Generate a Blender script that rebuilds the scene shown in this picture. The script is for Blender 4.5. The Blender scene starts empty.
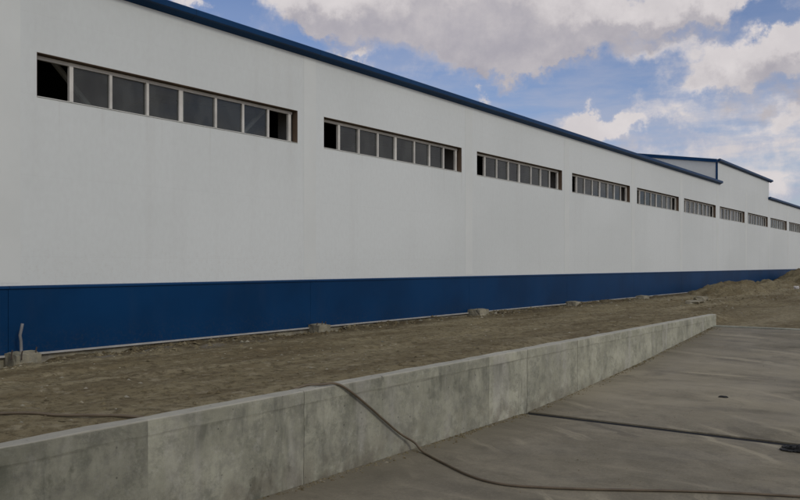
import bpy, bmesh, math, random
from mathutils import Vector, noise
random.seed(7)
C = bpy.context.scene.collection
S = bpy.context.scene

# ---------------------------------------------------------------- camera
TH = math.atan(.725)
cth, sth = math.cos(TH), math.sin(TH)
EYE = 1.6
WT = .683                       # crest of the low wall
cam = bpy.data.objects.new('camera', bpy.data.cameras.new('camera'))
C.objects.link(cam)
cam.location = (0, 0, EYE)
cam.rotation_euler = (math.radians(90), 0, TH)
cam.data.lens = 36; cam.data.sensor_width = 36
cam.data.shift_y = 15/800
cam.data.clip_start = .05; cam.data.clip_end = 5000
S.camera = cam

# ---------------------------------------------------------------- materials
class NT:
    def __init__(s, name):
        s.m = bpy.data.materials.new(name); s.m.use_nodes = True
        s.t = s.m.node_tree; s.b = s.t.nodes['Principled BSDF']
        s.out = s.t.nodes['Material Output']
    def n(s, typ, **kw):
        nd = s.t.nodes.new(typ)
        for k, v in kw.items(): setattr(nd, k, v)
        return nd
    def l(s, a, b): s.t.links.new(a, b)
    def coord(s):
        return s.n('ShaderNodeTexCoord').outputs['Object']
    def noise(s, vec, scale=1, stretch=(1,1,1), detail=6, rough=.55, off=(0,0,0), dist=0):
        mp = s.n('ShaderNodeMapping'); mp.inputs['Scale'].default_value = stretch; mp.inputs['Location'].default_value = off
        s.l(vec, mp.inputs['Vector'])
        nz = s.n('ShaderNodeTexNoise'); nz.inputs['Scale'].default_value = scale
        nz.inputs['Detail'].default_value = detail; nz.inputs['Roughness'].default_value = rough
        nz.inputs['Distortion'].default_value = dist
        s.l(mp.outputs[0], nz.inputs['Vector']); return nz.outputs['Fac']
    def ramp(s, fac, *stops):
        r = s.n('ShaderNodeValToRGB'); e = r.color_ramp.elements
        while len(e) < len(stops): e.new(.5)
        for el, (p, c) in zip(e, stops):
            el.position = p
            el.color = (c, c, c, 1) if isinstance(c, (int, float)) else (*c, 1)
        s.l(fac, r.inputs[0]); return r.outputs[0]
    def mix(s, fac, a, b, mode='MIX'):
        m = s.n('ShaderNodeMix', data_type='RGBA', blend_type=mode)
        for i, v in ((0, fac), (6, a), (7, b)):
            if isinstance(v, (int, float)): m.inputs[i].default_value = v
            elif isinstance(v, tuple): m.inputs[i].default_value = (*v, 1)
            else: s.l(v, m.inputs[i])
        return m.outputs[2]
    def math(s, op, a, b=0, clamp=False):
        m = s.n('ShaderNodeMath', operation=op, use_clamp=clamp)
        for i, v in ((0, a), (1, b)):
            if isinstance(v, (int, float)): m.inputs[i].default_value = v
            else: s.l(v, m.inputs[i])
        return m.outputs[0]
    def rng(s, v, a, b, c=0., d=1., smooth=True):
        m = s.n('ShaderNodeMapRange', interpolation_type='SMOOTHSTEP' if smooth else 'LINEAR')
        for i, q in enumerate((a, b, c, d)): m.inputs[i+1].default_value = q
        s.l(v, m.inputs[0]); return m.outputs[0]
    def bump(s, h, strength=.3, dist=.01, prev=None):
        b = s.n('ShaderNodeBump'); b.inputs['Strength'].default_value = strength; b.inputs['Distance'].default_value = dist
        s.l(h, b.inputs['Height'])
        if prev is not None: s.l(prev, b.inputs['Normal'])
        return b.outputs[0]
    def fin(s, col, rough=.8, normal=None, spec=.3, metal=0):
        if isinstance(col, tuple): s.b.inputs['Base Color'].default_value = (*col, 1)
        else: s.l(col, s.b.inputs['Base Color'])
        if isinstance(rough, (int, float)): s.b.inputs['Roughness'].default_value = rough
        else: s.l(rough, s.b.inputs['Roughness'])
        s.b.inputs['Specular IOR Level'].default_value = spec
        s.b.inputs['Metallic'].default_value = metal
        if normal is not None: s.l(normal, s.b.inputs['Normal'])
        return s.m

def simple(name, col, rough=.6, var=.15, scale=3, spec=.3, metal=0, bump=0):
    t = NT(name); c = t.coord()
    nz = t.noise(c, scale, detail=5)
    k = t.ramp(nz, (.3, 1-var), (.7, 1+var*.6))
    col2 = t.mix(1., col, k, 'MULTIPLY')
    nrm = t.bump(t.noise(c, scale*12, detail=4), bump, .004) if bump else None
    return t.fin(col2, rough, nrm, spec, metal)

def facade_mat():
    t = NT('white_panel'); c = t.coord()
    sep = t.n('ShaderNodeSeparateXYZ'); t.l(c, sep.inputs[0])
    y, z = sep.outputs[1], sep.outputs[2]
    big = t.noise(c, .18, (1, 1, 1.6), detail=4)
    col = t.mix(t.rng(big, .35, .65), (.650, .680, .645), (.700, .730, .695))
    st = t.noise(c, 1., (1, 2.2, .12), detail=5)          # rain streaks
    col = t.mix(t.rng(st, .52, .78, 0, .14), col, (.48, .47, .43))
    fine = t.noise(c, 14, (1, 1, .6), detail=5)
    col = t.mix(t.rng(fine, .3, .7, 0, .10), col, (.46, .45, .42))
    # thin mud splash thrown up just above the plinth, in small specks
    spl = t.math('MULTIPLY', t.rng(z, 1.62, 1.3), t.rng(t.noise(c, 19, detail=7, rough=.7), 0.5, .70, 0, .14))
    col = t.mix(spl, col, (.40, .35, .27))
    # a few narrow run-off marks under the window sills
    run = t.math('MULTIPLY', t.math('MULTIPLY', t.rng(z, 2.4, 3.87), t.rng(z, 3.90, 3.88)), t.rng(t.noise(c, 1., (1, 7.5, .05), off=(3, 2, 0), detail=5), .56, .72, 0, .28))
    col = t.mix(run, col, (.42, .40, .34))
    # shallow horizontal rib pattern of sandwich panels and sheet joints every metre
    ribs = t.math('PINGPONG', t.math('ADD', z, 0), .05)
    rb = t.rng(ribs, .0, .05)
    jz = t.math('PINGPONG', t.math('ADD', z, -1.31), .55)
    jm = t.rng(jz, 0., .009)
    nr = t.bump(rb, .05, .002); nr = t.bump(jm, .08, .003, nr)
    nr = t.bump(t.noise(c, .9, detail=2), .12, .02, nr)
    col = t.mix(t.rng(jz, 0., .012, .035, 0.), col, (.33, .31, .28))
    return t.fin(col, .5, nr, .35)

def blue_mat(name='blue_panel', a=(.0006, .028, .085), b=(.001, .037, .112), rough=.5):
    t = NT(name); c = t.coord()
    col = t.mix(t.rng(t.noise(c, .5, detail=5), .35, .65), a, b)
    dust = t.rng(t.noise(c, 1.6, (1, 1.6, .4), detail=7), .52, .75, 0, .07)
    col = t.mix(dust, col, (.05, .065, .09))
    sc = t.noise(c, 24, (1, 1, 1), detail=7, rough=.75)
    sepz = t.n('ShaderNodeSeparateXYZ'); t.l(c, sepz.inputs[0])
    if 'trim' in name:                                      # lap joints every three metres
        lap = t.math('PINGPONG', sepz.outputs[1], 1.5)
        col = t.mix(t.rng(lap, .0, .012, .6, 0), col, (.001, .004, .010))
    mud = t.math('MULTIPLY', t.rng(sepz.outputs[2], .5, .0), t.rng(sc, .46, .70, 0, .26))
    col = t.mix(mud, col, (.075, .070, .055))
    nr = t.bump(t.noise(c, 1.1, detail=2), .12, .02)
    return t.fin(col, rough, nr, .12)

def concrete_mat(name, tone=1., stain=.5, seed=0, warm=0.):
    t = NT(name); c = t.coord(); o = (seed*3.7, seed*5.1, seed*1.3)
    sep = t.n('ShaderNodeSeparateXYZ'); t.l(c, sep.inputs[0]); z = sep.outputs[2]
    A = (.245*tone*(1+warm), .248*tone, .190*tone*(1-warm)); B = (.375*tone*(1+warm), .378*tone, .295*tone*(1-warm))
    col = t.mix(t.rng(t.noise(c, 2.1, off=o, detail=9, rough=.65), .32, .68), A, B)
    col = t.mix(t.rng(t.noise(c, 9., off=o, detail=6, rough=.7), .42, .68, 0, .45), col, (.17*tone, .165*tone, .14*tone))
    sct = t.noise(c, 3.4, (1, 1, 1.3), off=(o[0]+1, o[1]+6, 2), detail=10, rough=.78, dist=.25)
    col = t.mix(t.rng(sct, .50, .62, 0, .5), col, (.155*tone, .157*tone, .12*tone))
    sct2 = t.noise(c, 13, (1, 1, 1), off=(o[0]+3, o[1], 7), detail=8, rough=.8)
    col = t.mix(t.rng(sct2, .52, .64, 0, .35), col, (.44*tone, .43*tone, .36*tone))
    # vertical drips
    st = t.noise(c, 1.6, (2.6, 2.6, .55), off=o, detail=8, rough=.68, dist=.15)
    col = t.mix(t.rng(st, .50, .68, 0, stain), col, (.11, .112, .09))
    st2 = t.noise(c, 1.1, (3.0, 3.0, .5), off=(o[0]+9, o[1], 3), detail=5)
    col = t.mix(t.rng(st2, .55, .72, 0, .4), col, (.39*tone, .375*tone, .33*tone))
    # dark blotches
    bl = t.noise(c, 4.2, (1, 1, .7), off=(o[0]+2, 4, o[2]), detail=8, rough=.7)
    col = t.mix(t.rng(bl, .55, .70, 0, .62*min(1, stain*1.6)), col, (.075, .078, .055))
    # the pour line 10 cm below the crest, slightly wavy
    wob = t.math('MULTIPLY', t.math('SUBTRACT', t.noise(c, 1.3, (1, 1, 0), off=o, detail=4), .5), .05)
    dz = t.math('ABSOLUTE', t.math('ADD', t.math('SUBTRACT', z, .583), wob))
    ln = t.math('MULTIPLY', t.rng(dz, 0., .010, 1., 0.), t.rng(t.noise(c, 2.2, off=o, detail=6), .42, .62))
    und = t.math('MULTIPLY', t.math('MULTIPLY', t.rng(z, .30, .56), t.rng(z, .60, .575)), t.rng(t.noise(c, 2.6, (1, 1, .3), off=(o[0]+5, o[1], 1), detail=8, rough=.7), .46, .64, 0, .75*min(1, stain*1.2)))
    col = t.mix(und, col, (.095, .098, .072))
    col = t.mix(t.math('MULTIPLY', ln, .28), col, (.08, .078, .06))
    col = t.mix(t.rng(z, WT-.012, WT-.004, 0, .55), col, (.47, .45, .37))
    # voids
    v = t.n('ShaderNodeTexVoronoi'); v.inputs['Scale'].default_value = 16; t.l(c, v.inputs['Vector'])
    vm = t.math('MULTIPLY', t.rng(v.outputs['Distance'], .08, .16, 1., 0.), t.rng(t.noise(c, 6, off=o, detail=2), .54, .6))
    col = t.mix(t.math('MULTIPLY', vm, .7), col, (.06, .058, .048))
    base = t.math('MULTIPLY', t.rng(z, .30, 0.), t.rng(t.noise(c, 5, off=o, detail=7), .42, .6, 0, .5))
    col = t.mix(base, col, (.14, .118, .085))
    h = t.noise(c, 25, off=o, detail=8, rough=.7)
    nr = t.bump(h, .35, .006)
    nr = t.bump(t.noise(c, 5.5, off=o, detail=6, rough=.65), .35, .02, nr)
    nr = t.bump(vm, -.5, .008, nr)
    return t.fin(col, .88, nr, .2)

def slab_mat():
    t = NT('slab_concrete'); c = t.coord()
    sep = t.n('ShaderNodeSeparateXYZ'); t.l(c, sep.inputs[0]); x, y = sep.outputs[0], sep.outputs[1]
    col = t.mix(t.rng(t.noise(c, .8, detail=9, rough=.62, dist=.4), .33, .67), (0.176, 0.157, 0.108), (0.271, 0.240, 0.166))
    col = t.mix(t.rng(t.noise(c, 4.5, detail=8, rough=.7), .42, .68, 0, .5), col, (0.130, 0.115, 0.079))
    # broom and wash marks across the slab
    br = t.noise(c, 1.4, (.35, 2.6, 1), detail=6, dist=.7)
    col = t.mix(t.rng(br, .53, .72, 0, .42), col, (0.348, 0.308, 0.212))
    br2 = t.noise(c, .55, (.5, 1.9, 1), off=(3, 1, 0), detail=6, dist=.5)
    col = t.mix(t.rng(br2, .52, .66, 0, .5), col, (0.132, 0.117, 0.080))
    # sweeping arcs left by the broom and by standing water
    dd = t.n('ShaderNodeVectorMath', operation='DISTANCE'); t.l(c, dd.inputs[0]); dd.inputs[1].default_value = (-6.5, 1.5, 0)
    arc = t.n('ShaderNodeTexNoise', noise_dimensions='1D'); arc.inputs['Scale'].default_value = 3.1; arc.inputs['Detail'].default_value = 7; arc.inputs['Roughness'].default_value = .7
    t.l(t.math('ADD', dd.outputs['Value'], t.math('MULTIPLY', t.noise(c, .7, detail=5), .7)), arc.inputs['W'])
    am = t.rng(t.noise(c, .6, off=(2, 8, 0), detail=6), .44, .58)
    col = t.mix(t.math('MULTIPLY', am, t.rng(arc.outputs['Fac'], .50, .66, 0, .6)), col, (0.404, 0.359, 0.247))
    col = t.mix(t.math('MULTIPLY', am, t.rng(arc.outputs['Fac'], .46, .34, 0, .55)), col, (0.119, 0.104, 0.073))
    gr = t.noise(c, 42, detail=6, rough=.8)
    col = t.mix(t.rng(gr, .52, .66, 0, .35), col, (0.105, 0.093, 0.064))
    col = t.mix(t.rng(gr, .46, .34, 0, .30), col, (0.439, 0.389, 0.268))
    # brown silt washed along the wall foot
    e = t.math('ADD', x, t.math('MULTIPLY', t.noise(c, 1.7, detail=7), 1.1))
    col = t.mix(t.rng(e, -2.75, -3.45, 0, .65), col, (0.173, 0.154, 0.106))
    # pale lines where pours meet, every 2.5 m up the ramp
    pj = t.math('PINGPONG', t.math('ADD', t.math('ADD', y, .35), t.math('MULTIPLY', t.noise(c, .8, detail=3), .12)), 1.9)
    pl = t.math('MULTIPLY', t.rng(pj, 0., .06, 1., 0.), t.math('MULTIPLY', t.rng(y, 8.3, 8.6), t.rng(t.noise(c, 1.2, detail=5), .4, .6, .1, .55)))
    col = t.mix(pl, col, (0.458, 0.406, 0.279))
    # worn pale patch by the wall where the ramp begins
    pp = t.math('MULTIPLY', t.math('MULTIPLY', t.rng(y, 8.0, 9.2), t.rng(y, 14.5, 10.5)), t.rng(x, .6, -2.6))
    pp = t.math('MULTIPLY', pp, t.rng(t.noise(c, 1.3, (.7, 1.6, 1), off=(6, 6, 0), detail=8, rough=.65), .36, .62, .1, .65))
    col = t.mix(pp, col, (0.361, 0.320, 0.221))
    # oily stain round the right end of the dark joint
    ds = t.n('ShaderNodeVectorMath', operation='DISTANCE'); t.l(c, ds.inputs[0]); ds.inputs[1].default_value = (-.95, 7.75, 0)
    oil = t.rng(t.math('ADD', ds.outputs['Value'], t.math('MULTIPLY', t.noise(c, 3.5, detail=7), .7)), .95, .35, 0, .75)
    col = t.mix(oil, col, (0.043, 0.038, 0.026))
    # dark wet blots
    w = t.rng(t.noise(c, .95, off=(7.2, 3.1, 0), detail=6, rough=.6), .60, .70, 0, .5)
    col = t.mix(w, col, (0.093, 0.083, 0.057))
    # fine cracks
    v = t.n('ShaderNodeTexVoronoi', feature='DISTANCE_TO_EDGE'); v.inputs['Scale'].default_value = .55
    mv = t.n('ShaderNodeVectorMath', operation='ADD')
    nv = t.n('ShaderNodeTexNoise'); nv.inputs['Scale'].default_value = 2.2; nv.inputs['Detail'].default_value = 5; t.l(c, nv.inputs['Vector'])
    t.l(c, mv.inputs[0]); t.l(nv.outputs['Color'], mv.inputs[1]); t.l(mv.outputs[0], v.inputs['Vector'])
    ck = t.math('MULTIPLY', t.rng(v.outputs['Distance'], 0., .006, 1., 0.), t.rng(t.noise(c, .5, off=(1, 9, 0)), .52, .6))
    col = t.mix(t.math('MULTIPLY', ck, .3), col, (0.075, 0.066, 0.045))
    h = t.noise(c, 30, (.6, 1.6, 1), detail=8, rough=.7)
    nr = t.bump(h, .3, .006); nr = t.bump(ck, -.4, .006, nr)
    nr = t.bump(t.noise(c, 2.2, detail=5), .25, .02, nr)
    ro = t.rng(t.noise(c, 1.2, detail=5), .3, .7, .65, .9)
    return t.fin(col, ro, nr, .22)

def dirt_mat(name='dirt', near=True, dark=1.):
    t = NT(name); c = t.coord(); k = dark
    sep = t.n('ShaderNodeSeparateXYZ'); t.l(c, sep.inputs[0]); x, y = sep.outputs[0], sep.outputs[1]
    col = t.mix(t.rng(t.noise(c, .7, (1, .45, 1), detail=9, rough=.65), .32, .68), (0.153*k, 0.122*k, 0.066*k), (0.256*k, 0.217*k, 0.124*k))
    # wheel-smoothed bands running along the building
    tr = t.noise(c, .9, (1.3, .14, 1), detail=5, rough=.5)
    col = t.mix(t.rng(tr, .48, .62, 0, .75), col, (0.298*k, 0.257*k, 0.156*k))
    tr2 = t.noise(c, 1.6, (1.3, .5, 1), off=(4, 4, 0), detail=7, rough=.6)
    col = t.mix(t.rng(tr2, .50, .64, 0, .5), col, (0.116*k, 0.085*k, 0.044*k))
    sp = t.noise(c, 11, detail=9, rough=.75)
    col = t.mix(t.rng(sp, .47, .60, 0, .75), col, (0.093*k, 0.074*k, 0.040*k))
    sp2 = t.noise(c, 6, off=(5, 2, 1), detail=9, rough=.75)
    col = t.mix(t.rng(sp2, .53, .64, 0, .6), col, (0.335*k, 0.294*k, 0.192*k))
    if near:                                               # shade on the bank along the plinth, painted into the soil colour
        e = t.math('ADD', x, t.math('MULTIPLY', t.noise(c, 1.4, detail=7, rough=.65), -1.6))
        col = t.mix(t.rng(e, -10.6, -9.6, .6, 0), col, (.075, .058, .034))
        gr = t.math('MULTIPLY', t.rng(t.noise(c, 1.1, (1, .5, 1), off=(8, 8, 0), detail=8, rough=.7), .56, .66, 0, .6), t.rng(x, -8.2, -9.6))
        col = t.mix(gr, col, (.21, .20, .175))
    nr = t.bump(t.noise(c, 18, detail=9, rough=.75), .6, .03)
    nr = t.bump(t.noise(c, 3.5, detail=7, rough=.65), .5, .08, nr)
    return t.fin(col, .95, nr, .1)

def glass_mat():
    t = NT('window_glass'); c = t.coord()
    t.t.nodes.remove(t.b)
    tr = t.n('ShaderNodeBsdfTransparent'); tr.inputs[0].default_value = (.50, .55, .54, 1)
    gl = t.n('ShaderNodeBsdfGlossy'); gl.inputs['Roughness'].default_value = .06; gl.inputs[0].default_value = (.72, .76, .78, 1)
    nb = t.bump(t.noise(c, 1.3, detail=2), .06, .02); t.l(nb, gl.inputs['Normal'])
    df = t.n('ShaderNodeBsdfDiffuse'); df.inputs[0].default_value = (.20, .21, .195, 1)
    fr = t.n('ShaderNodeFresnel'); fr.inputs[0].default_value = 1.55
    m1 = t.n('ShaderNodeMixShader'); t.l(fr.outputs[0], m1.inputs[0]); t.l(tr.outputs[0], m1.inputs[1]); t.l(gl.outputs[0], m1.inputs[2])
    dust = t.rng(t.noise(c, 2.5, (1, 1.3, .6), detail=6), .3, .7, .12, .28)
    m2 = t.n('ShaderNodeMixShader'); t.l(dust, m2.inputs[0]); t.l(m1.outputs[0], m2.inputs[1]); t.l(df.outputs[0], m2.inputs[2])
    t.l(m2.outputs[0], t.out.inputs[0]); return t.m

M = {}
M['facade'] = facade_mat()
M['cover'] = simple('joint_cover', (.685, .708, .665), .5, .06, .8)
M['blue'] = blue_mat()
M['bluetrim'] = blue_mat('blue_trim', (.003, .034, .100), (.005, .045, .128), .45)
M['roofm'] = simple('roof_sheet', (.30, .31, .32), .5, .1, .5)
M['sill'] = simple('galvanised_strip', (.42, .41, .37), .5, .2, 4)
M['frame'] = simple('window_frame_paint', (.58, .56, .50), .5, .22, 2.5)
M['reveal'] = simple('window_reveal', (.15, .105, .07), .7, .3, 3)
M['glass'] = glass_mat()
M['steel'] = simple('steel_primer', (.52, .50, .46), .6, .1, 2)
M['inner'] = simple('inner_lining', (.16, .165, .16), .8, .2, .5)
M['innerfloor'] = simple('inner_floor', (.12, .115, .10), .9, .2, .5)
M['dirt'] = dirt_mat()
M['mound'] = dirt_mat('mound_dirt', False, .86)
M['slab'] = slab_mat()
M['rubble'] = concrete_mat('rubble_concrete', .85, .4, 21, .12)
M['kerb'] = concrete_mat('kerb_concrete', 1.1, .2, 13)
M['asphalt'] = simple('joint_bitumen', (.012, .012, .010), .8, .3, 6, bump=.4)
M['hose'] = simple('hose_rubber', (.135, .105, .066), .5, .3, 7, .4)
M['rust'] = simple('rusty_rod', (.08, .06, .045), .8, .3, 20)
M['galv'] = simple('grey_pipe', (.22, .22, .215), .5, .2, 12)
M['rag'] = simple('dark_rag', (.032, .032, .030), .85, .4, 12, bump=.5)
M['white'] = simple('white_scrap', (.55, .53, .50), .6, .2, 9)

# ---------------------------------------------------------------- mesh helpers
class MB:
    def __init__(s): s.v = []; s.f = []; s.mi = []
    def box(s, x0, x1, y0, y1, z0, z1, mi=0):
        b = len(s.v)
        s.v += [(x, y, z) for z in (z0, z1) for y in (y0, y1) for x in (x0, x1)]
        s.f += [tuple(b+i for i in q) for q in ((0,2,3,1), (4,5,7,6), (0,1,5,4), (2,6,7,3), (0,4,6,2), (1,3,7,5))]
        s.mi += [mi]*6
    def prism(s, prof, y0, y1, mi=0):                       # profile in x,z (counter-clockwise seen from -y)
        b = len(s.v); n = len(prof)
        s.v += [(x, y0, z) for x, z in prof] + [(x, y1, z) for x, z in prof]
        s.f += [tuple(b+i for i in range(n)), tuple(b+n+i for i in reversed(range(n)))]
        s.f += [(b+i, b+n+i, b+n+(i+1) % n, b+(i+1) % n) for i in range(n)]
        s.mi += [mi]*(n+2)
    def tube(s, pts, r, seg=10, mi=0):
        pts = [Vector(p) for p in pts]; b = len(s.v)
        up = None
        for i, p in enumerate(pts):
            d = (pts[min(i+1, len(pts)-1)] - pts[max(i-1, 0)]).normalized()
            if up is None: up = Vector((0, 0, 1)) if abs(d.z) < .9 else Vector((1, 0, 0))
            a = d.cross(up).normalized(); up = a.cross(d).normalized()
            for k in range(seg):
                t = 2*math.pi*k/seg
                s.v.append(tuple(p + a*math.cos(t)*r + up*math.sin(t)*r))
        for i in range(len(pts)-1):
            for k in range(seg):
                q = b+i*seg; s.f.append((q+k, q+(k+1) % seg, q+seg+(k+1) % seg, q+seg+k)); s.mi.append(mi)
        s.f.append(tuple(b+k for k in reversed(range(seg)))); s.mi.append(mi)
        e = b+(len(pts)-1)*seg; s.f.append(tuple(e+k for k in range(seg))); s.mi.append(mi)
    def build(s, name, mats, parent=None, loc=(0, 0, 0), bevel=0, smooth=False, recalc=True):
        me = bpy.data.meshes.new(name); me.from_pydata(s.v, [], s.f); me.update()
        for m in (mats if isinstance(mats, list) else [mats]): me.materials.append(m)
        me.polygons.foreach_set('material_index', s.mi)
        if recalc:
            bm = bmesh.new(); bm.from_mesh(me); bmesh.ops.recalc_face_normals(bm, faces=bm.faces)
            bm.to_mesh(me); bm.free()
        if smooth: me.polygons.foreach_set('use_smooth', [True]*len(me.polygons))
        o = bpy.data.objects.new(name, me); C.objects.link(o); o.location = loc
        if parent: o.parent = parent
        if bevel:
            b = o.modifiers.new('bevel', 'BEVEL'); b.width = bevel; b.segments = 2; b.limit_method = 'ANGLE'
        return o
def tag(o, label=None, cat=None, group=None, kind=None):
    for k, v in (('label', label), ('category', cat), ('group', group), ('kind', kind)):
        if v: o[k] = v
    return o
def empty(name, loc=(0, 0, 0)):
    o = bpy.data.objects.new(name, None); C.objects.link(o); o.location = loc; o.empty_display_size = .3; return o
def fb(x, y, z=0, s=1, o=5): return noise.fractal(Vector((x*s, y*s, z*s+3.3)), .9, 2.1, o)
def sm(a, b, t):
    t = min(1, max(0, (t-a)/(b-a))); return t*t*(3-2*t)

# ---------------------------------------------------------------- dimensions
FX = -10.37                     # facade plane
W0, WLEN, BAY = 5.90, 5.13, 5.87
COL = 5.50                      # first column line in view
WZ0, WZ1 = 3.887, 4.495
ZB, ZP, ZE = .415, 1.312, 5.66  # plinth bottom, plinth top, eave
ZR = 6.72
Y0, Y1 = -18.49, 101.51
BACK = -36.0
WX = -3.99                      # face of the retaining wall
WEND = 15.56
def ramp(y):
    t = (y-7.86)
    return 0 if t <= 0 else .49*(min(t, 7.7)/7.7)**1.25

# ---------------------------------------------------------------- ground
def ground_h(x, y, fine=True):
    if x > WX-.06 and y < WEND+.02: return -.12
    u = (x-FX)/(WX-FX)
    if u < -.02: return .18
    u = min(1, u)
    h = .335 + .05*sm(0, .12, u) + .275*sm(.1, 1, u)
    far = sm(15.5, 21, y)*(1-.0*u)
    h = h*(1-far) + far*(.40)
    if x > WX-.5 and y > WEND: h = h*(1-sm(WX-.5, WX, x)) + .452*sm(WX-.5, WX, x)
    if u < .2:                                              # rough bank of spoil along the plinth
        k = 1-sm(.04, .2, u)
        h += k*(.09*fb(x, y, 0, 1.3) - .015 + .05*fb(x, y, 2, 4.5))
        h = min(h, .395+.1*u)
    # hollow left of the first footing
    h -= .30*math.exp(-((x-FX)/.75)**2)*(1-sm(4.7, 5.38, y))*sm(-4, 1, y)
    h -= .25*math.exp(-((x-FX)/.55)**2)*math.exp(-((y-5.5)/.42)**2)
    for fy in (11.1, 17.0, 22.8, 29.3):
        h -= .22*math.exp(-((x-FX)/.45)**2)*math.exp(-((y-fy)/.34)**2)
    if x < WX and y < 60:
        e = sm(WX-.02, WX-.5, x)
        h += e*(.035*fb(x, y*.5, 0, .6) + .022*fb(x, y, 1, 2.2) + .010*fb(x, y, 4, 7))
        # shallow wheel ruts
        for rx in (-8.0, -6.35):
            h -= .045*math.exp(-((x-rx-.12*math.sin(y*.23))/.15)**2) - .02*math.exp(-((x-rx-.26-.12*math.sin(y*.23))/.1)**2)
    else:
        h += .02*fb(x, y, 0, .8)*(1 if y > WEND+.6 else 0)
    if WX-.6 < x <= WX-.06 and y < WEND:
        kk = 1-sm(0, .32, WX-.1-x) if x < WX-.1 else 1
        h = h*(1-kk) + kk*(WT-.055+.02*fb(x, y, 0, 1.2))
    return h
def axis(segs):
    out = []
    for a, b, d in segs:
        n = max(1, round((b-a)/d)); out += [a+(b-a)*i/n for i in range(n)]
    return out + [segs[-1][1]]
xs = axis([(-600, -60, 60), (-60, -11, 7), (-11, -10.4, .2), (-10.4, -9.2, .05), (-9.2, -4.2, .08), (-4.2, -4.05, .03), (-4.05, -3.97, .04), (-3.97, 0, .5), (0, 30, 3), (30, 600, 57)])
ys = axis([(-600, -30, 57), (-30, -2, 2), (-2, 1, .2), (1, 15.5, .07), (15.5, 15.7, .1), (15.7, 30, .14), (30, 60, .4), (60, 120, 3), (120, 1200, 60)])
g = MB()
nx = len(xs)
for y in ys:
    for x in xs: g.v.append((x, y, ground_h(x, y)))
for j in range(len(ys)-1):
    for i in range(nx-1):
        q = j*nx+i; g.f.append((q, q+1, q+nx+1, q+nx)); g.mi.append(0)
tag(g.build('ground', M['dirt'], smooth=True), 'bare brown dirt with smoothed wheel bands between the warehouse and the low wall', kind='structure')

def mound(name, cx, cy, rx, ry, h, base, label, seed):
    m = MB(); n = 70
    for j in range(n+1):
        for i in range(n+1):
            a = -1.15+2.3*i/n; b = -1.15+2.3*j/n
            x, y = cx+a*rx, cy+b*ry
            r = math.hypot(a, b) + .16*fb(x+seed, y, 0, .8)
            z = base - .12 + (h+.12)*max(0, 1-sm(0, 1.0, r)) + (1-sm(.6, 1.1, r))*(.16*fb(x+seed, y, 1, 1.1) + .09*fb(x+seed, y, 3, 3.5))
            if r > 1: z = base-.15
            m.v.append((max(x, FX-.05), y, z))
    for j in range(n):
        for i in range(n):
            q = j*(n+1)+i; m.f.append((q, q+1, q+n+2, q+n+1)); m.mi.append(0)
    tag(m.build(name, M['mound'], smooth=True), label, kind='structure')
mound('dirt_mound', -8.7, 36.8, 1.9, 6.6, .50, .40, 'lower heap of loose brown spoil against the blue plinth', 0)
mound('dirt_mound', -8.6, 55.5, 2.6, 9.0, .98, .40, 'taller far heap of brown spoil hiding the plinth at the right edge', 9)
mound('dirt_mound', -8.5, 45.0, 2.0, 6.0, .42, .40, 'low saddle of spoil between the two heaps', 5)

# ---------------------------------------------------------------- slab, joint, kerb
sl = MB()
def slab_piece(y0, y1, dy, x1=16):
    xa = axis([(WX+.0, -2, .25), (-2, x1, 1.5)]); ya = axis([(y0, y1, dy)])
    b = len(sl.v); n = len(xa)
    for y in ya:
        for x in xa: sl.v.append((x, y, ramp(y)+.006*fb(x, y, 0, .7)*(1 if y0+.05 < y < y1-.05 else 0)))
    for j in range(len(ya)-1):
        for i in range(n-1):
            q = b+j*n+i; sl.f.append((q, q+1, q+n+1, q+n)); sl.mi.append(0)
    for yy, z in ((y0, ramp(y0)), (y1, ramp(y1))):           # edge faces down into the ground
        q = len(sl.v); sl.v += [(xa[0], yy, z), (x1, yy, z), (x1, yy, z-.2), (xa[0], yy, z-.2)]
        sl.f.append((q, q+1, q+2, q+3)); sl.mi.append(0)
slab_piece(-8, 7.74, .25); slab_piece(7.89, WEND-.3, .25)
so = sl.build('concrete_slab', M['slab'])
tag(so, 'worn grey brown concrete apron rising as a ramp beyond the dark joint', kind='structure')
j = MB(); j.box(WX+.002, 16, 7.742, 7.888, -.14, -.012)
j.box(WX+.002, 16, WEND-.298, WEND-.2, .25, .41)
j.build('joint_filler', M['asphalt'], so)
k = MB(); k.box(WX-.15, 16, WEND+.003-.2, WEND-.06, .2, .482)
ko = k.build('kerb', M['kerb'], bevel=.008); tag(ko, 'thin pale concrete kerb at the top of the ramp', kind='structure')

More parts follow.
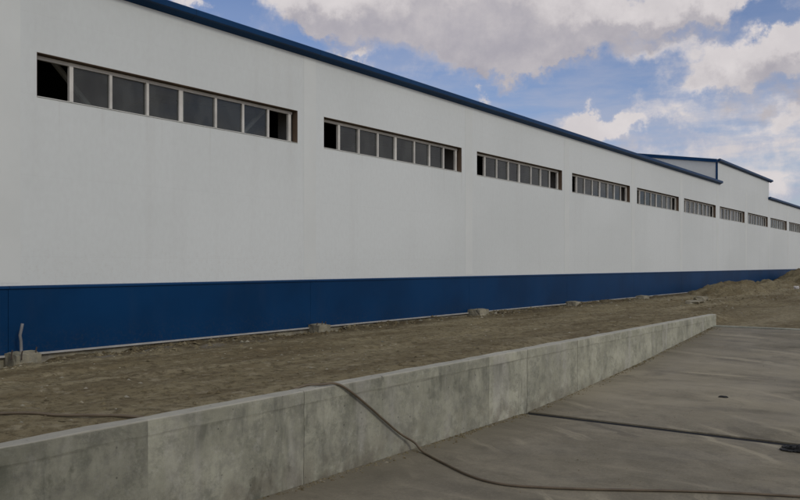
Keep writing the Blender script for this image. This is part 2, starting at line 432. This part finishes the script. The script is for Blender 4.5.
# ---------------------------------------------------------------- low retaining wall
wall = tag(empty('concrete_wall', (WX, 6, 0)), 'long low cast concrete wall with stained face between dirt and apron', 'wall')
cuts = [-8, -4.5, -1.0, 1.15, 2.96, 4.31, 7.03, 7.86, 9.2, 11.96, 14.65, WEND]
tones = [.8, .8, .72, .70, .97, .98, 1.2, 1.10, 1.2, 1.14, 1.35]
stains = [.6, .6, .6, .75, .7, .55, .6, .22, .3, .3, .25, .15]
for i in range(len(cuts)-1):
    g0 = .0002 if i in (4, 6) else (.003 if i < 6 else .008); g1_ = .0002 if i in (3, 5) else .002
    a, b = cuts[i]+g0, cuts[i+1]-g1_
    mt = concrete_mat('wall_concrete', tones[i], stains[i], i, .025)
    p = MB()
    ny = max(3, int((b-a)/.045)); near = b > 1 and a < 12
    # closed cross-section, x,z points; front face finely divided
    prof = [(-.12, -.15), (-.12, WT-.006), (-.116, WT), (-.08, WT), (-.04, WT), (-.004, WT), (.001, WT-.003), (.003, WT-.02), (.003, WT-.05), (.003, .592), (.001, .583), (0, .574)]
    prof += [(0, .56 - q*.04) for q in range(15)] + [(0, -.15)]
    n = len(prof)
    for jy in range(ny+1):
        y = a+(b-a)*jy/ny
        for q, (px, pz) in enumerate(prof):
            dx = dz = 0
            if q >= 5: dx = .0035*fb(px, y, pz, 5) + .004*fb(0, y, pz, .9)
            if 1 <= q <= 7: dz = .005*fb(y, 0, q*.15, 2.5) + .001*fb(y, q, 0, 14)
            if q in (5, 6, 7): dx -= max(0, .014*fb(y, 7, 0, 6)-.006)
            if q in (9, 10, 11): dz = .010*fb(y, 3, 0, 1.8)
            p.v.append((px+dx, y-6, pz+dz))
    for jy in range(ny):
        for q in range(n):
            p.f.append((jy*n+q, jy*n+(q+1) % n, (jy+1)*n+(q+1) % n, (jy+1)*n+q)); p.mi.append(0)
    p.f.append(tuple(range(n))); p.f.append(tuple(ny*n+q for q in reversed(range(n)))); p.mi += [0, 0]
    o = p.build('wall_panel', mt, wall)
core = MB(); core.box(-.105, -.035, -13.9, WEND-6-.05, -.1, WT-.03); core.build('wall_core', M['asphalt'], wall)

# ---------------------------------------------------------------- warehouse
wh = tag(empty('warehouse', (FX, 5.51, .4)), 'long white panelled warehouse with blue plinth, blue eaves and strip windows', 'warehouse')
OX, OY, OZ = FX, 5.51, .4
def part(mb, name, mats, parent=wh, **kw):
    mb.v = [(x-OX, y-OY, z-OZ) for x, y, z in mb.v] if parent is wh else mb.v
    return mb.build(name, mats, parent, **kw)
T = .12
wins = [W0 + BAY*i for i in range(-1, 15)]
w = MB()
def wbox(y0, y1, z0, z1): w.box(FX-T, FX, y0, y1, z0, z1)
wbox(Y0, Y1, ZP, WZ0)
prev = Y0
for a in wins:
    wbox(prev, a, WZ0, WZ1); prev = a+WLEN
wbox(prev, Y1, WZ0, WZ1)
wbox(Y0, Y1, WZ1, ZE)
part(w, 'wall', M['facade'])
RY0, RY1 = COL+6*BAY, COL+8*BAY
SL = .15
RX = -23.2
def roof_z(x, e): return e + SL*(min(abs(x-FX), abs((2*RX-FX)-x)))
BX = 2*RX-FX
w = MB()                                                    # raised bay: facade strip and two gable ends
w.box(FX-T, FX, RY0, RY1, ZE+.001, ZR)
for y0, y1 in ((RY0, RY0+T), (RY1-T, RY1)):
    w.prism([(FX-T-.001, ZE-.3), (RX, roof_z(RX, ZE)-.3), (BX, ZE-.3), (BX, ZR-.05), (RX, roof_z(RX, ZR)-.07), (FX-T-.001, ZR-.04)], y0, y1)
part(w, 'raised_wall', M['facade'])
w = MB()
for y0, y1 in ((Y0, Y0+T), (Y1-T, Y1)):
    w = MB(); w.prism([(FX-T-.001, .2), (FX-T-.001, ZE-.03), (RX, roof_z(RX, ZE)-.06), (BX, ZE-.03), (BX, .2)], y0+.01, y1-.01)
    part(w, 'end_wall', M['facade'])
w = MB(); w.box(BX, BX+T, Y0, Y1, .2, ZE-.05); part(w, 'back_wall', M['inner'])
w = MB(); w.box(BX+T+.01, FX-T-.02, Y0+T+.02, Y1-T-.02, .2, .45); part(w, 'floor', M['innerfloor'])
# dark lining behind the facade sheet (inside faces)
w = MB(); w.box(FX+.004-.124, FX-.004, Y0+.02, Y1-.02, .12, ZB-.03); part(w, 'foundation', M['rubble'])

def roof(y0, y1, e, name):
    r = MB()
    r.prism([(FX-T-.05, e-.06), (RX, roof_z(RX, e)-.04), (RX, roof_z(RX, e)+.04), (FX+.02, e+.02), (FX+.02, e-.06)][::-1], y0, y1)
    r.prism([(BX+.1, e-.06), (RX+.001, roof_z(RX, e)-.04), (RX+.001, roof_z(RX, e)+.04), (BX-.1, e+.02)], y0, y1)
    return part(r, name, M['roofm'])
EV = []
for y0, y1, e in ((Y0-.15, RY0+.55, ZE), (RY0-.05, RY1+.35, ZR), (RY1-.05, Y1+.15, ZE)):
    EV.append((y0, y1, e))
roof(Y0-.1, RY0-.01, ZE-.001, 'roof'); roof(RY0-.04, RY1+.04, ZR, 'raised_roof'); roof(RY1+.045, Y1+.1, ZE-.001, 'roof')
def eave(y0, y1, e):                                        # folded blue eave flashing: upper upright face, lower face leaning back to the wall
    r = MB()
    r.prism([(FX+.003, e-.10), (FX+.10, e-.045), (FX+.15, e-.035), (FX+.15, e+.055), (FX+.11, e+.075), (FX+.10, e+.06), (FX+.025, e+.045), (FX+.003, e+.03)], y0, y1)
    return part(r, 'eave_trim', M['bluetrim'])
eave(Y0-.15, RY0+.45, ZE); eave(RY0-.06, RY1+.5, ZR); eave(RY1-.25, Y1+.15, ZE)
for yy, sg in ((RY0, -1), (RY1, 1)):                        # verge trims over the raised gables, upright corner trims
    r = MB(); y0, y1 = sorted((yy+sg*.004, yy+sg*.07))
    zt = lambda x: roof_z(x, ZR)
    r.prism([(FX-.02, zt(FX)-.11), (RX, zt(RX)-.11), (RX, zt(RX)+.08), (FX-.02, zt(FX)+.055)], y0, y1)
    r.prism([(BX, zt(BX)-.11), (RX, zt(RX)-.11), (RX, zt(RX)+.08), (BX, zt(BX)+.055)], y0, y1)
    part(r, 'verge_trim', M['bluetrim'])
r = MB(); r.box(FX-.09, FX+.012, RY0-.012, RY0-.002, ZE+.07, ZR-.11); part(r, 'corner_trim', M['bluetrim'])
r = MB()
for i in range(-4, 17):
    yy = COL+BAY*i
    if Y0+1 < yy < Y1-1:
        r = MB(); r.box(FX+.0005, FX+.0025, yy-.17, yy+.17, ZP+.05, ZE-.1); part(r, 'joint_cover', M['cover'])
# plinth: six-metre blue panels, drip flashing on top, pale strip at the foot
p = MB()
yy = COL-4*BAY
while yy < Y1:
    p.box(FX-T, FX+.012, max(Y0, yy+.003), min(Y1, yy+BAY-.003), ZB, ZP-.004); yy += BAY
part(p, 'plinth', M['blue'])
p = MB(); p.prism([(FX+.001, ZP+.012), (FX+.001, ZP-.003), (FX+.028, ZP-.026), (FX+.032, ZP-.026), (FX+.032, ZP-.002), (FX+.005, ZP+.012)], Y0, Y1)
part(p, 'plinth_flashing', M['bluetrim'])
p = MB(); p.box(FX-T, FX+.045, Y0, Y1, ZB-.026, ZB-.001); part(p, 'base_strip', M['sill'])

# windows
H = WZ1-WZ0
FD = .10
def window(i, a):
    o = MB(); x0, x1 = -FD-.045, -FD
    f = .035
    o.box(x0, x1, 0, WLEN-.045, H-.05-.02, H-.02)             # head rail, a little below the lintel
    o.box(x0, x1, 0, WLEN-.045, 0.004, .035)
    L = WLEN-.045
    posts = [.57, 1.21, 1.86, 2.50, 3.23, 3.85, 4.46, 5.02]
    edges = [0.0] + posts
    o.box(x0+.004, x1-.004, .002, .03, .036, H-.071)
    for q, py in enumerate(posts):
        wd = .023 if q not in (3, 7) else .038
        if q == 0: wd = .030
        o.box(x0+.002, x1+.006, py-wd, py+(wd if q < 7 else .03), .036, H-.071)
    o.box(x0-.01, x0-.002, 2.5+.05, 2.5+.10, .036, H-.071)
    fo = o.build('window', M['frame'], wh, loc=(0, a-OY, WZ0-OZ))
    # sashes with glass: all but the two end lights, which stand open (sash slid inwards behind its neighbour)
    gm = MB()
    for q in range(1, 7):
        ya, yb = edges[q]+.05, edges[q+1]-.04
        # each sash sits a touch out of true
        tl = random.uniform(-.007, .007); b = len(gm.v); xx = x0+.018 + random.uniform(-.004, .004)
        gm.v += [(xx, ya-.03, .03), (xx+tl, yb+.02, .03), (xx+tl*1.5, yb+.02, H-.06), (xx+tl*.3, ya-.03, H-.06)]
        gm.f.append((b, b+1, b+2, b+3)); gm.mi.append(0)
    gm.build('pane', M['glass'], fo, recalc=False)      # faces wound to look outwards
    # lining of the opening
    rv = MB()
    rv.box(-T-.01, -.003, 0.001, .006, .006, H-.008)
    rv.box(-T-.01, -.003, WLEN-.006, WLEN-.001, .006, H-.008)
    rv.box(-T-.01, -.003, .001, WLEN-.001, H-.007, H-.001)
    rv.build('reveal', M['reveal'], fo)
    si = MB(); si.box(-T-.01, .012, .002, WLEN-.002, 0.0005, .004); si.build('sill', M['cover'], fo)
for i, a in enumerate(wins):
    window(i, a)

# steel inside seen through the lights
s_ = MB()
for i in range(-4, 17):
    yy = COL+BAY*i
    if Y0 < yy < Y1:
        s_ = MB(); s_.box(FX-.75, FX-.35, yy-.1, yy+.1, .46, ZE-.08); part(s_, 'column', M['steel'])
br = MB()
for i in (0, 5, 9):
    yb = COL+BAY*i
    for e0, e1 in (((-11.0, yb-.02, 5.58), (-11.0, yb+3.0, 2.66)), ((-11.0, yb+6, 5.2), (-11.0, yb+3.05, 2.5))):
        br = MB(); br.tube([e0, e1], .045, 8); part(br, 'brace', M['steel'])
gt = MB()
for z in (3.3, 5.2):
    gt = MB(); gt.box(FX-.34, FX-.22, Y0+.3, Y1-.3, z, z+.12); part(gt, 'girt', M['steel'])
tr = MB()
for i in range(-4, 17):
    yy = COL+BAY*i
    if Y0 < yy < Y1:
        tr = MB(); tr.tube([(FX-.6, yy, ZE-.35), (RX, yy, roof_z(RX, ZE)-.3), (BX+.6, yy, ZE-.35)], .09, 6); part(tr, 'rafter', M['inner'])

# ---------------------------------------------------------------- footings at the column feet
def blob(cx, cy, cz, sx, sy, sz, rough, seed, sub=3, flat=0.):
    bm = bmesh.new(); bmesh.ops.create_cube(bm, size=2)
    bmesh.ops.subdivide_edges(bm, edges=bm.edges[:], cuts=2**sub-1, use_grid_fill=True)
    m = MB()
    for v in bm.verts:
        p = v.co.copy(); sp = p.normalized()*1.25
        p = p.lerp(sp, .25 if flat else .55)
        n = Vector((fb(p.x+seed, p.y, p.z, 1.1), fb(p.x, p.y+seed, p.z, 1.1), fb(p.x, p.y, p.z+seed, 1.1)))
        n2 = fb(p.x+seed, p.y+seed, p.z, 4)
        p += n*rough + p.normalized()*n2*rough*.35
        m.v.append((cx+p.x*sx, cy+p.y*sy, cz+p.z*sz))
    for f in bm.faces: m.f.append(tuple(v.index for v in f.verts)); m.mi.append(0)
    bm.free(); return m
def footing(y, w_, h0, h1, depth, label, seed, rods, pipe=False):
    r = tag(empty('concrete_footing', (FX+.12, y, h0)), label, 'footing', 'column footings along the foot of the warehouse')
    m = blob(depth/2-.08, 0, (h1-h0)/2, depth/2+.05, w_/2, (h1-h0)/2+.03, .10, seed, 3, 1.)
    m.build('block', M['rubble'], r)
    for ry, rx, hh in rods:
        t = MB(); t.tube([(rx, ry, h1-h0-.05), (rx+.004, ry+.002, h1-h0+hh*.5), (rx+.012, ry+.006, h1-h0+hh)], .009, 6)
        t.build('anchor_rod', M['rust'], r)
    if pipe:
        t = MB(); t.tube([(.05, -.03, .1), (.05, -.03, .42), (.05, -.035, .60), (.055, -.05, .68), (.06, -.03, .78), (.06, -.02, .83)], .02, 8)
        t.build('pipe', M['galv'], r, smooth=True)
footing(5.62, .36, .0, .42, .22, 'crumbling concrete footing with an upright bent pipe, farthest left', 1, [(-.2, .12, .08), (.14, .1, .09), (-.12, .22, .07)], True)
footing(11.46, .34, .12, .44, .22, 'broken concrete footing with short anchor rods below the gap of the first two windows', 4, [(-.14, .1, .07), (-.02, .12, .09), (.1, .1, .08)])
footing(17.38, .46, .12, .465, .30, 'rounded pale concrete footing below the gap right of the second window', 8, [(-.1, .1, .05)])
footing(23.25, .55, .14, .44, .26, 'wide low concrete footing, second from the spoil heaps', 12, [(.1, .1, .05)])
footing(29.45, .6, .15, .43, .26, 'small far concrete footing nearest the spoil heaps', 17, [])

# ---------------------------------------------------------------- hose
def catmull(P, n=8):
    P = [Vector(p) for p in P]; out = []
    for i in range(len(P)-1):
        a, b, c, d = P[max(i-1, 0)], P[i], P[i+1], P[min(i+2, len(P)-1)]
        for k in range(n):
            t = k/n
            out.append(.5*((2*b)+(c-a)*t+(2*a-5*b+4*c-d)*t*t+(3*b-a-3*c+d)*t**3))
    return out+[P[-1]]
pts = [(-9.6, -.6), (-7.6, .9), (-6.2, 1.9), (-4.99, 2.60), (-4.655, 2.80), (-4.36, 2.99), (-4.17, 3.2), (-4.135, 3.6), (-4.135, 4.0)]
P = [(x, y, ground_h(x, y)+.012) for x, y in pts]
P += [(-4.13, 4.25, .655), (-4.085, 4.42, .70), (-4.02, 4.54, .699), (-3.985, 4.66, .694), (-3.966, 4.80, .625), (-3.966, 5.052, .461), (-3.966, 5.27, .31), (-3.962, 5.462, .180), (-3.925, 5.63, .075), (-3.83, 5.61, .016),
      (-3.517, 5.42, .012), (-3.102, 5.19, .012), (-2.813, 5.13, .012), (-2.543, 5.22, .012), (-2.177, 5.414, .012), (-1.59, 5.777, .012), (-1.0, 6.055, .012), (-.3, 6.3, .012), (.9, 6.35, .012), (2.4, 5.9, .012)]
h = MB(); h.tube(catmull(P), .0095, 8)
tag(h.build('hose', M['hose'], smooth=True), 'thin brown hose draped over the low wall and trailing across the apron', 'hose')

# ---------------------------------------------------------------- loose things
def rock(name, x, y, z, sx, sy, sz, mat, seed, label, cat, group=None):
    o = blob(0, 0, 0, sx, sy, sz, .3, seed, 2).build(name, mat, None, (x, y, z)); tag(o, label, cat, group); return o
rock('concrete_chunk', -7.2, 25.6, .44, .22, .40, .06, M['rubble'], 3, 'flat grey slab fragment lying before the lower spoil heap', 'rubble')
rock('concrete_chunk', -7.5, 27.4, .46, .18, .32, .09, M['rubble'], 5, 'thicker grey fragment leaning at the foot of the lower spoil heap', 'rubble')
rock('white_scrap', -7.1, 42.0, .52, .10, .16, .07, M['white'], 9, 'small white scrap on the slope of the tall spoil heap', 'scrap')
rock('stone', -2.388, 9.62, ramp(9.62)+.006, .045, .022, .012, M['rag'], 33, 'small flat dark stone alone on the ramp', 'stone')
# crumpled dark rag with a pale scrap on the joint
rg = MB(); n = 22
for j_ in range(n+1):
    for i_ in range(n+1):
        a, b = i_/n-.5, j_/n-.5
        x = a*.30+.05*fb(a*3, b*3, 0, 1.5); y = b*.24+.05*fb(a*3, b*3, 5, 1.5)
        e = max(0, 1-4*(a*a+b*b)*1.1)
        rg.v.append((x, y, .008+e*(.02+.045*abs(fb(a*4, b*4, 2, 1.3)))))
for j_ in range(n):
    for i_ in range(n):
        q = j_*(n+1)+i_; rg.f.append((q, q+1, q+n+2, q+n+1)); rg.mi.append(0)
ro = rg.build('rag', M['rag'], None, (-1.22, 7.60, 0), smooth=True)
sd = ro.modifiers.new('thick', 'SOLIDIFY'); sd.thickness = .006
tag(ro, 'crumpled dark rag lying against the dark joint in the apron', 'rag')
0 and rock('pebble', -1.44, 7.68, .012, .03, .022, .012, M['white'], 14, 'small pale pebble beside the dark rag', 'pebble')

# clods and grit nobody could count
cl = MB()
def clod(x, y, z, r):
    b = len(cl.v); k = random.random()*6; is_rubble = int(random.random() < .09)  # a few clods, picked at random, get the paler rubble material
    vs = [(1, 0, .1), (.3, .9, -.1), (-.8, .55, .1), (-.7, -.6, 0), (.4, -.95, .1), (.1, .05, .8)]
    for vx, vy, vz in vs:
        j_ = random.uniform(.7, 1.25)
        X, Y = vx*math.cos(k)-vy*math.sin(k), vx*math.sin(k)+vy*math.cos(k)
        cl.v.append((x+X*r*j_, y+Y*r*j_, z+vz*r*random.uniform(.5, 1.)))
    for q in range(5): cl.f.append((b+q, b+(q+1) % 5, b+5)); cl.mi.append(is_rubble)
for _ in range(5200):
    y = 2+28*random.random()**1.25; x = FX+.08+abs(random.gauss(0, .45))
    if x > -8.2: continue
    clod(x, y, ground_h(x, y)-.003, random.choice((.010, .014, .018, .03, .05))*random.uniform(.7, 1.3))
for _ in range(11000):
    y = 1.5+20*random.random()**1.3; x = random.uniform(-9.8, -4.15)
    clod(x, y, ground_h(x, y)-.003, random.choice((.005, .006, .008, .010, .014, .022))*random.uniform(.7, 1.3))
for _ in range(900):
    y = 22+30*random.random(); x = random.uniform(-10, -5.5)
    clod(x, y, ground_h(x, y)-.003, random.uniform(.02, .07))
tag(cl.build('dirt_clods', [M['mound'], M['rubble']]), 'loose clods and stones strewn over the dirt', kind='stuff')
cl = MB()
for _ in range(2600):
    y = 1+14.2*random.random(); x = WX+.01+abs(random.gauss(0, .035+.06*abs(fb(y, 0, 0, .8))))
    if 7.75 < y < 7.9: continue
    clod(x, y, ramp(y)-.001, random.choice((.004, .006, .010, .016))*random.uniform(.7, 1.3))
for _ in range(700):
    y = .5+13*random.random(); x = random.uniform(WX, 3)
    if 7.75 < y < 7.9: continue
    clod(x, y, ramp(y), random.uniform(.003, .008))
tag(cl.build('grit', [M['mound'], M['rubble']]), 'crumbs of soil and grit along the foot of the low wall', kind='stuff')

# ---------------------------------------------------------------- sun and sky
SUN_EL, SUN_AZ = math.radians(36), math.radians(102)         # azimuth clockwise from +Y (towards +X)
sd_ = Vector((math.sin(SUN_AZ)*math.cos(SUN_EL), math.cos(SUN_AZ)*math.cos(SUN_EL), math.sin(SUN_EL)))
sun = bpy.data.objects.new('sun', bpy.data.lights.new('sun', 'SUN')); C.objects.link(sun)
sun.data.energy = .85; sun.data.angle = math.radians(14); sun.data.color = (1, .975, .90)
sun.rotation_euler = sd_.to_track_quat('Z', 'Y').to_euler()

W = bpy.data.worlds.new('World'); S.world = W; W.use_nodes = True
nt = W.node_tree; nd = nt.nodes; L = nt.links.new
bg = nd['Background']
sky = nd.new('ShaderNodeTexSky'); sky.sky_type = 'NISHITA'; sky.sun_disc = False
sky.sun_elevation = SUN_EL; sky.sun_rotation = SUN_AZ; sky.altitude = 100; sky.air_density = 1.; sky.dust_density = .6; sky.ozone_density = 2.5
def vm(op, a, b=None):
    n = nd.new('ShaderNodeVectorMath'); n.operation = op
    for i, v in enumerate((a, b)):
        if v is None: continue
        if isinstance(v, tuple): n.inputs[i].default_value = v
        elif isinstance(v, (int, float)): n.inputs['Scale'].default_value = v
        else: L(v, n.inputs[i])
    return n
def mm(op, a, b=0, clamp=False):
    n = nd.new('ShaderNodeMath'); n.operation = op; n.use_clamp = clamp
    for i, v in enumerate((a, b)):
        if isinstance(v, (int, float)): n.inputs[i].default_value = v
        else: L(v, n.inputs[i])
    return n.outputs[0]
def rg_(v, a, b, c=0., d=1., smooth=True):
    n = nd.new('ShaderNodeMapRange'); n.interpolation_type = 'SMOOTHSTEP' if smooth else 'LINEAR'
    for i, q in enumerate((a, b, c, d)): n.inputs[i+1].default_value = q
    L(v, n.inputs[0]); return n.outputs[0]
def wn(vec, scale, detail=7, rough=.55, off=(0, 0, 0)):
    a = vm('ADD', vec, off).outputs[0]
    n = nd.new('ShaderNodeTexNoise'); n.inputs['Scale'].default_value = scale; n.inputs['Detail'].default_value = detail; n.inputs['Roughness'].default_value = rough
    L(a, n.inputs['Vector']); return n
tc = nd.new('ShaderNodeTexCoord')
sp = nd.new('ShaderNodeSeparateXYZ'); L(tc.outputs['Generated'], sp.inputs[0])
az = mm('ARCTAN2', sp.outputs[0], sp.outputs[1]); el = mm('ARCSINE', sp.outputs[2])
cb = nd.new('ShaderNodeCombineXYZ'); L(az, cb.inputs[0]); L(el, cb.inputs[1])
AE = cb.outputs[0]
def to_ae(px, py):
    a = (px-400)/800; b = (265-py)/800
    d = Vector((-sth+a*cth, cth+a*sth, b)).normalized()
    return math.atan2(d.x, d.y), math.asin(d.z)
BL = [ # x, y, rx, ry, weight : cloud banks (+) and clear gaps (-), as bearings
 (300, -4, 62, 22, 1.), (395, 6, 100, 36, 1.1), (500, 20, 95, 40, 1.2), (478, 58, 48, 20, .8), (600, 22, 110, 26, 1.), (690, 0, 90, 18, 1.), (560, 52, 50, 16, .5),
 (560, -70, 300, 60, .9), (192, 2, 22, 8, .9), (357, 47, 14, 7, .7),
 (660, 52, 40, 14, .7), (735, 60, 46, 22, .95), (795, 50, 36, 26, 1.), (775, 84, 66, 16, .6), (880, 70, 80, 40, 1.), (700, 88, 50, 12, .4),
 (596, 131, 36, 11, .9), (478, 99, 15, 5, .9), (710, 150, 140, 30, .32), (785, 170, 50, 22, .4), (650, 118, 110, 12, .35), (780, 120, 60, 14, .4),
 (222, 2, 20, 18, -.8), (318, 42, 26, 14, -.7), (768, 8, 26, 14, -.9), (555, 96, 75, 15, -.9), (635, 88, 42, 9, -.6), (655, 140, 40, 14, -.35), (760, 118, 50, 8, -.3)]
w1 = wn(AE, 7, 3, .6); w2 = wn(AE, 26, 5, .65, (3, 1, 0))
wa = vm('SCALE', vm('SUBTRACT', w1.outputs['Color'], (.5, .5, .5)).outputs[0], .11).outputs[0]
wb = vm('SCALE', vm('SUBTRACT', w2.outputs['Color'], (.5, .5, .5)).outputs[0], .075).outputs[0]
WARP = vm('MULTIPLY', vm('ADD', vm('ADD', AE, wa).outputs[0], wb).outputs[0], (1, 1, 0)).outputs[0]
def blobs(p):
    tot = None
    for x, y, rx, ry, wgt in BL:
        u, v = to_ae(x, y)
        q = vm('MULTIPLY', vm('SUBTRACT', p, (u, v, 0)).outputs[0], (800/rx*.9, 800/ry*.9, 0)).outputs[0]
        ln = nd.new('ShaderNodeVectorMath'); ln.operation = 'LENGTH'; L(q, ln.inputs[0])
        k = rg_(ln.outputs['Value'], 1.45, .0, 0, wgt)
        tot = k if tot is None else mm('ADD', tot, k)
    return mm('MINIMUM', tot, 1.3)
# scattered cloud over the rest of the sky, which the photograph does not show
g1 = wn(vm('MULTIPLY', AE, (1, 2.2, 1)).outputs[0], 4.2, 7, .6, (11, 2, 0)).outputs['Fac']
vu, vv = to_ae(480, 60)
dv = nd.new('ShaderNodeVectorMath'); dv.operation = 'LENGTH'; L(vm('SUBTRACT', AE, (vu, vv, 0)).outputs[0], dv.inputs[0])
gen = mm('MULTIPLY', rg_(dv.outputs['Value'], .55, 1.0), rg_(g1, .36, .62, 0, 1.))
f = wn(AE, 22, 8, .64, (1, 7, 0)).outputs['Fac']
fz = mm('ADD', gen, mm('MULTIPLY', mm('SUBTRACT', f, .5), 1.25))
d0 = mm('ADD', blobs(WARP), fz)
d1 = mm('ADD', blobs(vm('ADD', WARP, (-.010, .030, 0)).outputs[0]), fz)
alpha = mm('MAXIMUM', rg_(d0, .10, .92), rg_(d0, -.15, .6, 0, .42))
thin = wn(vm('MULTIPLY', AE, (1, 4.5, 1)).outputs[0], 7, 8, .6, (2, 5, 0)).outputs['Fac']
low = rg_(el, .34, .10)
alpha = mm('ADD', alpha, mm('MULTIPLY', mm('MULTIPLY', rg_(thin, .34, .64), low), .80), True)
shade = rg_(d1, .45, 1.6)
puff = wn(AE, 14, 8, .6, (6, 6, 0)).outputs['Fac']
shade = mm('ADD', mm('MULTIPLY', shade, .8), mm('MULTIPLY', rg_(puff, .35, .65), .22), True)
cr = nd.new('ShaderNodeValToRGB'); e = cr.color_ramp.elements; e[0].position = 0; e[1].position = 1; e.new(.45)
for el_, (p_, c_) in zip(sorted(e, key=lambda q: q.position), ((0, (.70, .66, .665)), (.5, (.53, .50, .52)), (1, (.385, .37, .415)))):
    el_.position = p_; el_.color = (*c_, 1)
L(shade, cr.inputs[0])
SKYS = .105
sk = nd.new('ShaderNodeMix'); sk.data_type = 'RGBA'; sk.blend_type = 'MULTIPLY'; sk.inputs[0].default_value = 1
L(sky.outputs[0], sk.inputs[6]); sk.inputs[7].default_value = (.93, .86, .96, 1)
cc = nd.new('ShaderNodeVectorMath'); cc.operation = 'SCALE'; cc.inputs['Scale'].default_value = 1/SKYS*1.0; hz = nd.new('ShaderNodeMix'); hz.data_type = 'RGBA'
L(rg_(d0, .0, .55), hz.inputs[0]); hz.inputs[6].default_value = (.43, .45, .55, 1); L(cr.outputs[0], hz.inputs[7])
L(hz.outputs[2], cc.inputs[0])
mx = nd.new('ShaderNodeMix'); mx.data_type = 'RGBA'
L(alpha, mx.inputs[0]); L(sk.outputs[2], mx.inputs[6]); L(cc.outputs[0], mx.inputs[7])
L(mx.outputs[2], bg.inputs[0]); bg.inputs[1].default_value = SKYS

S.render.engine = 'CYCLES'
S.view_settings.view_transform = 'Standard'; S.view_settings.look = 'None'
S.view_settings.exposure = 0; S.view_settings.gamma = 1; S.view_settings.use_curve_mapping = False
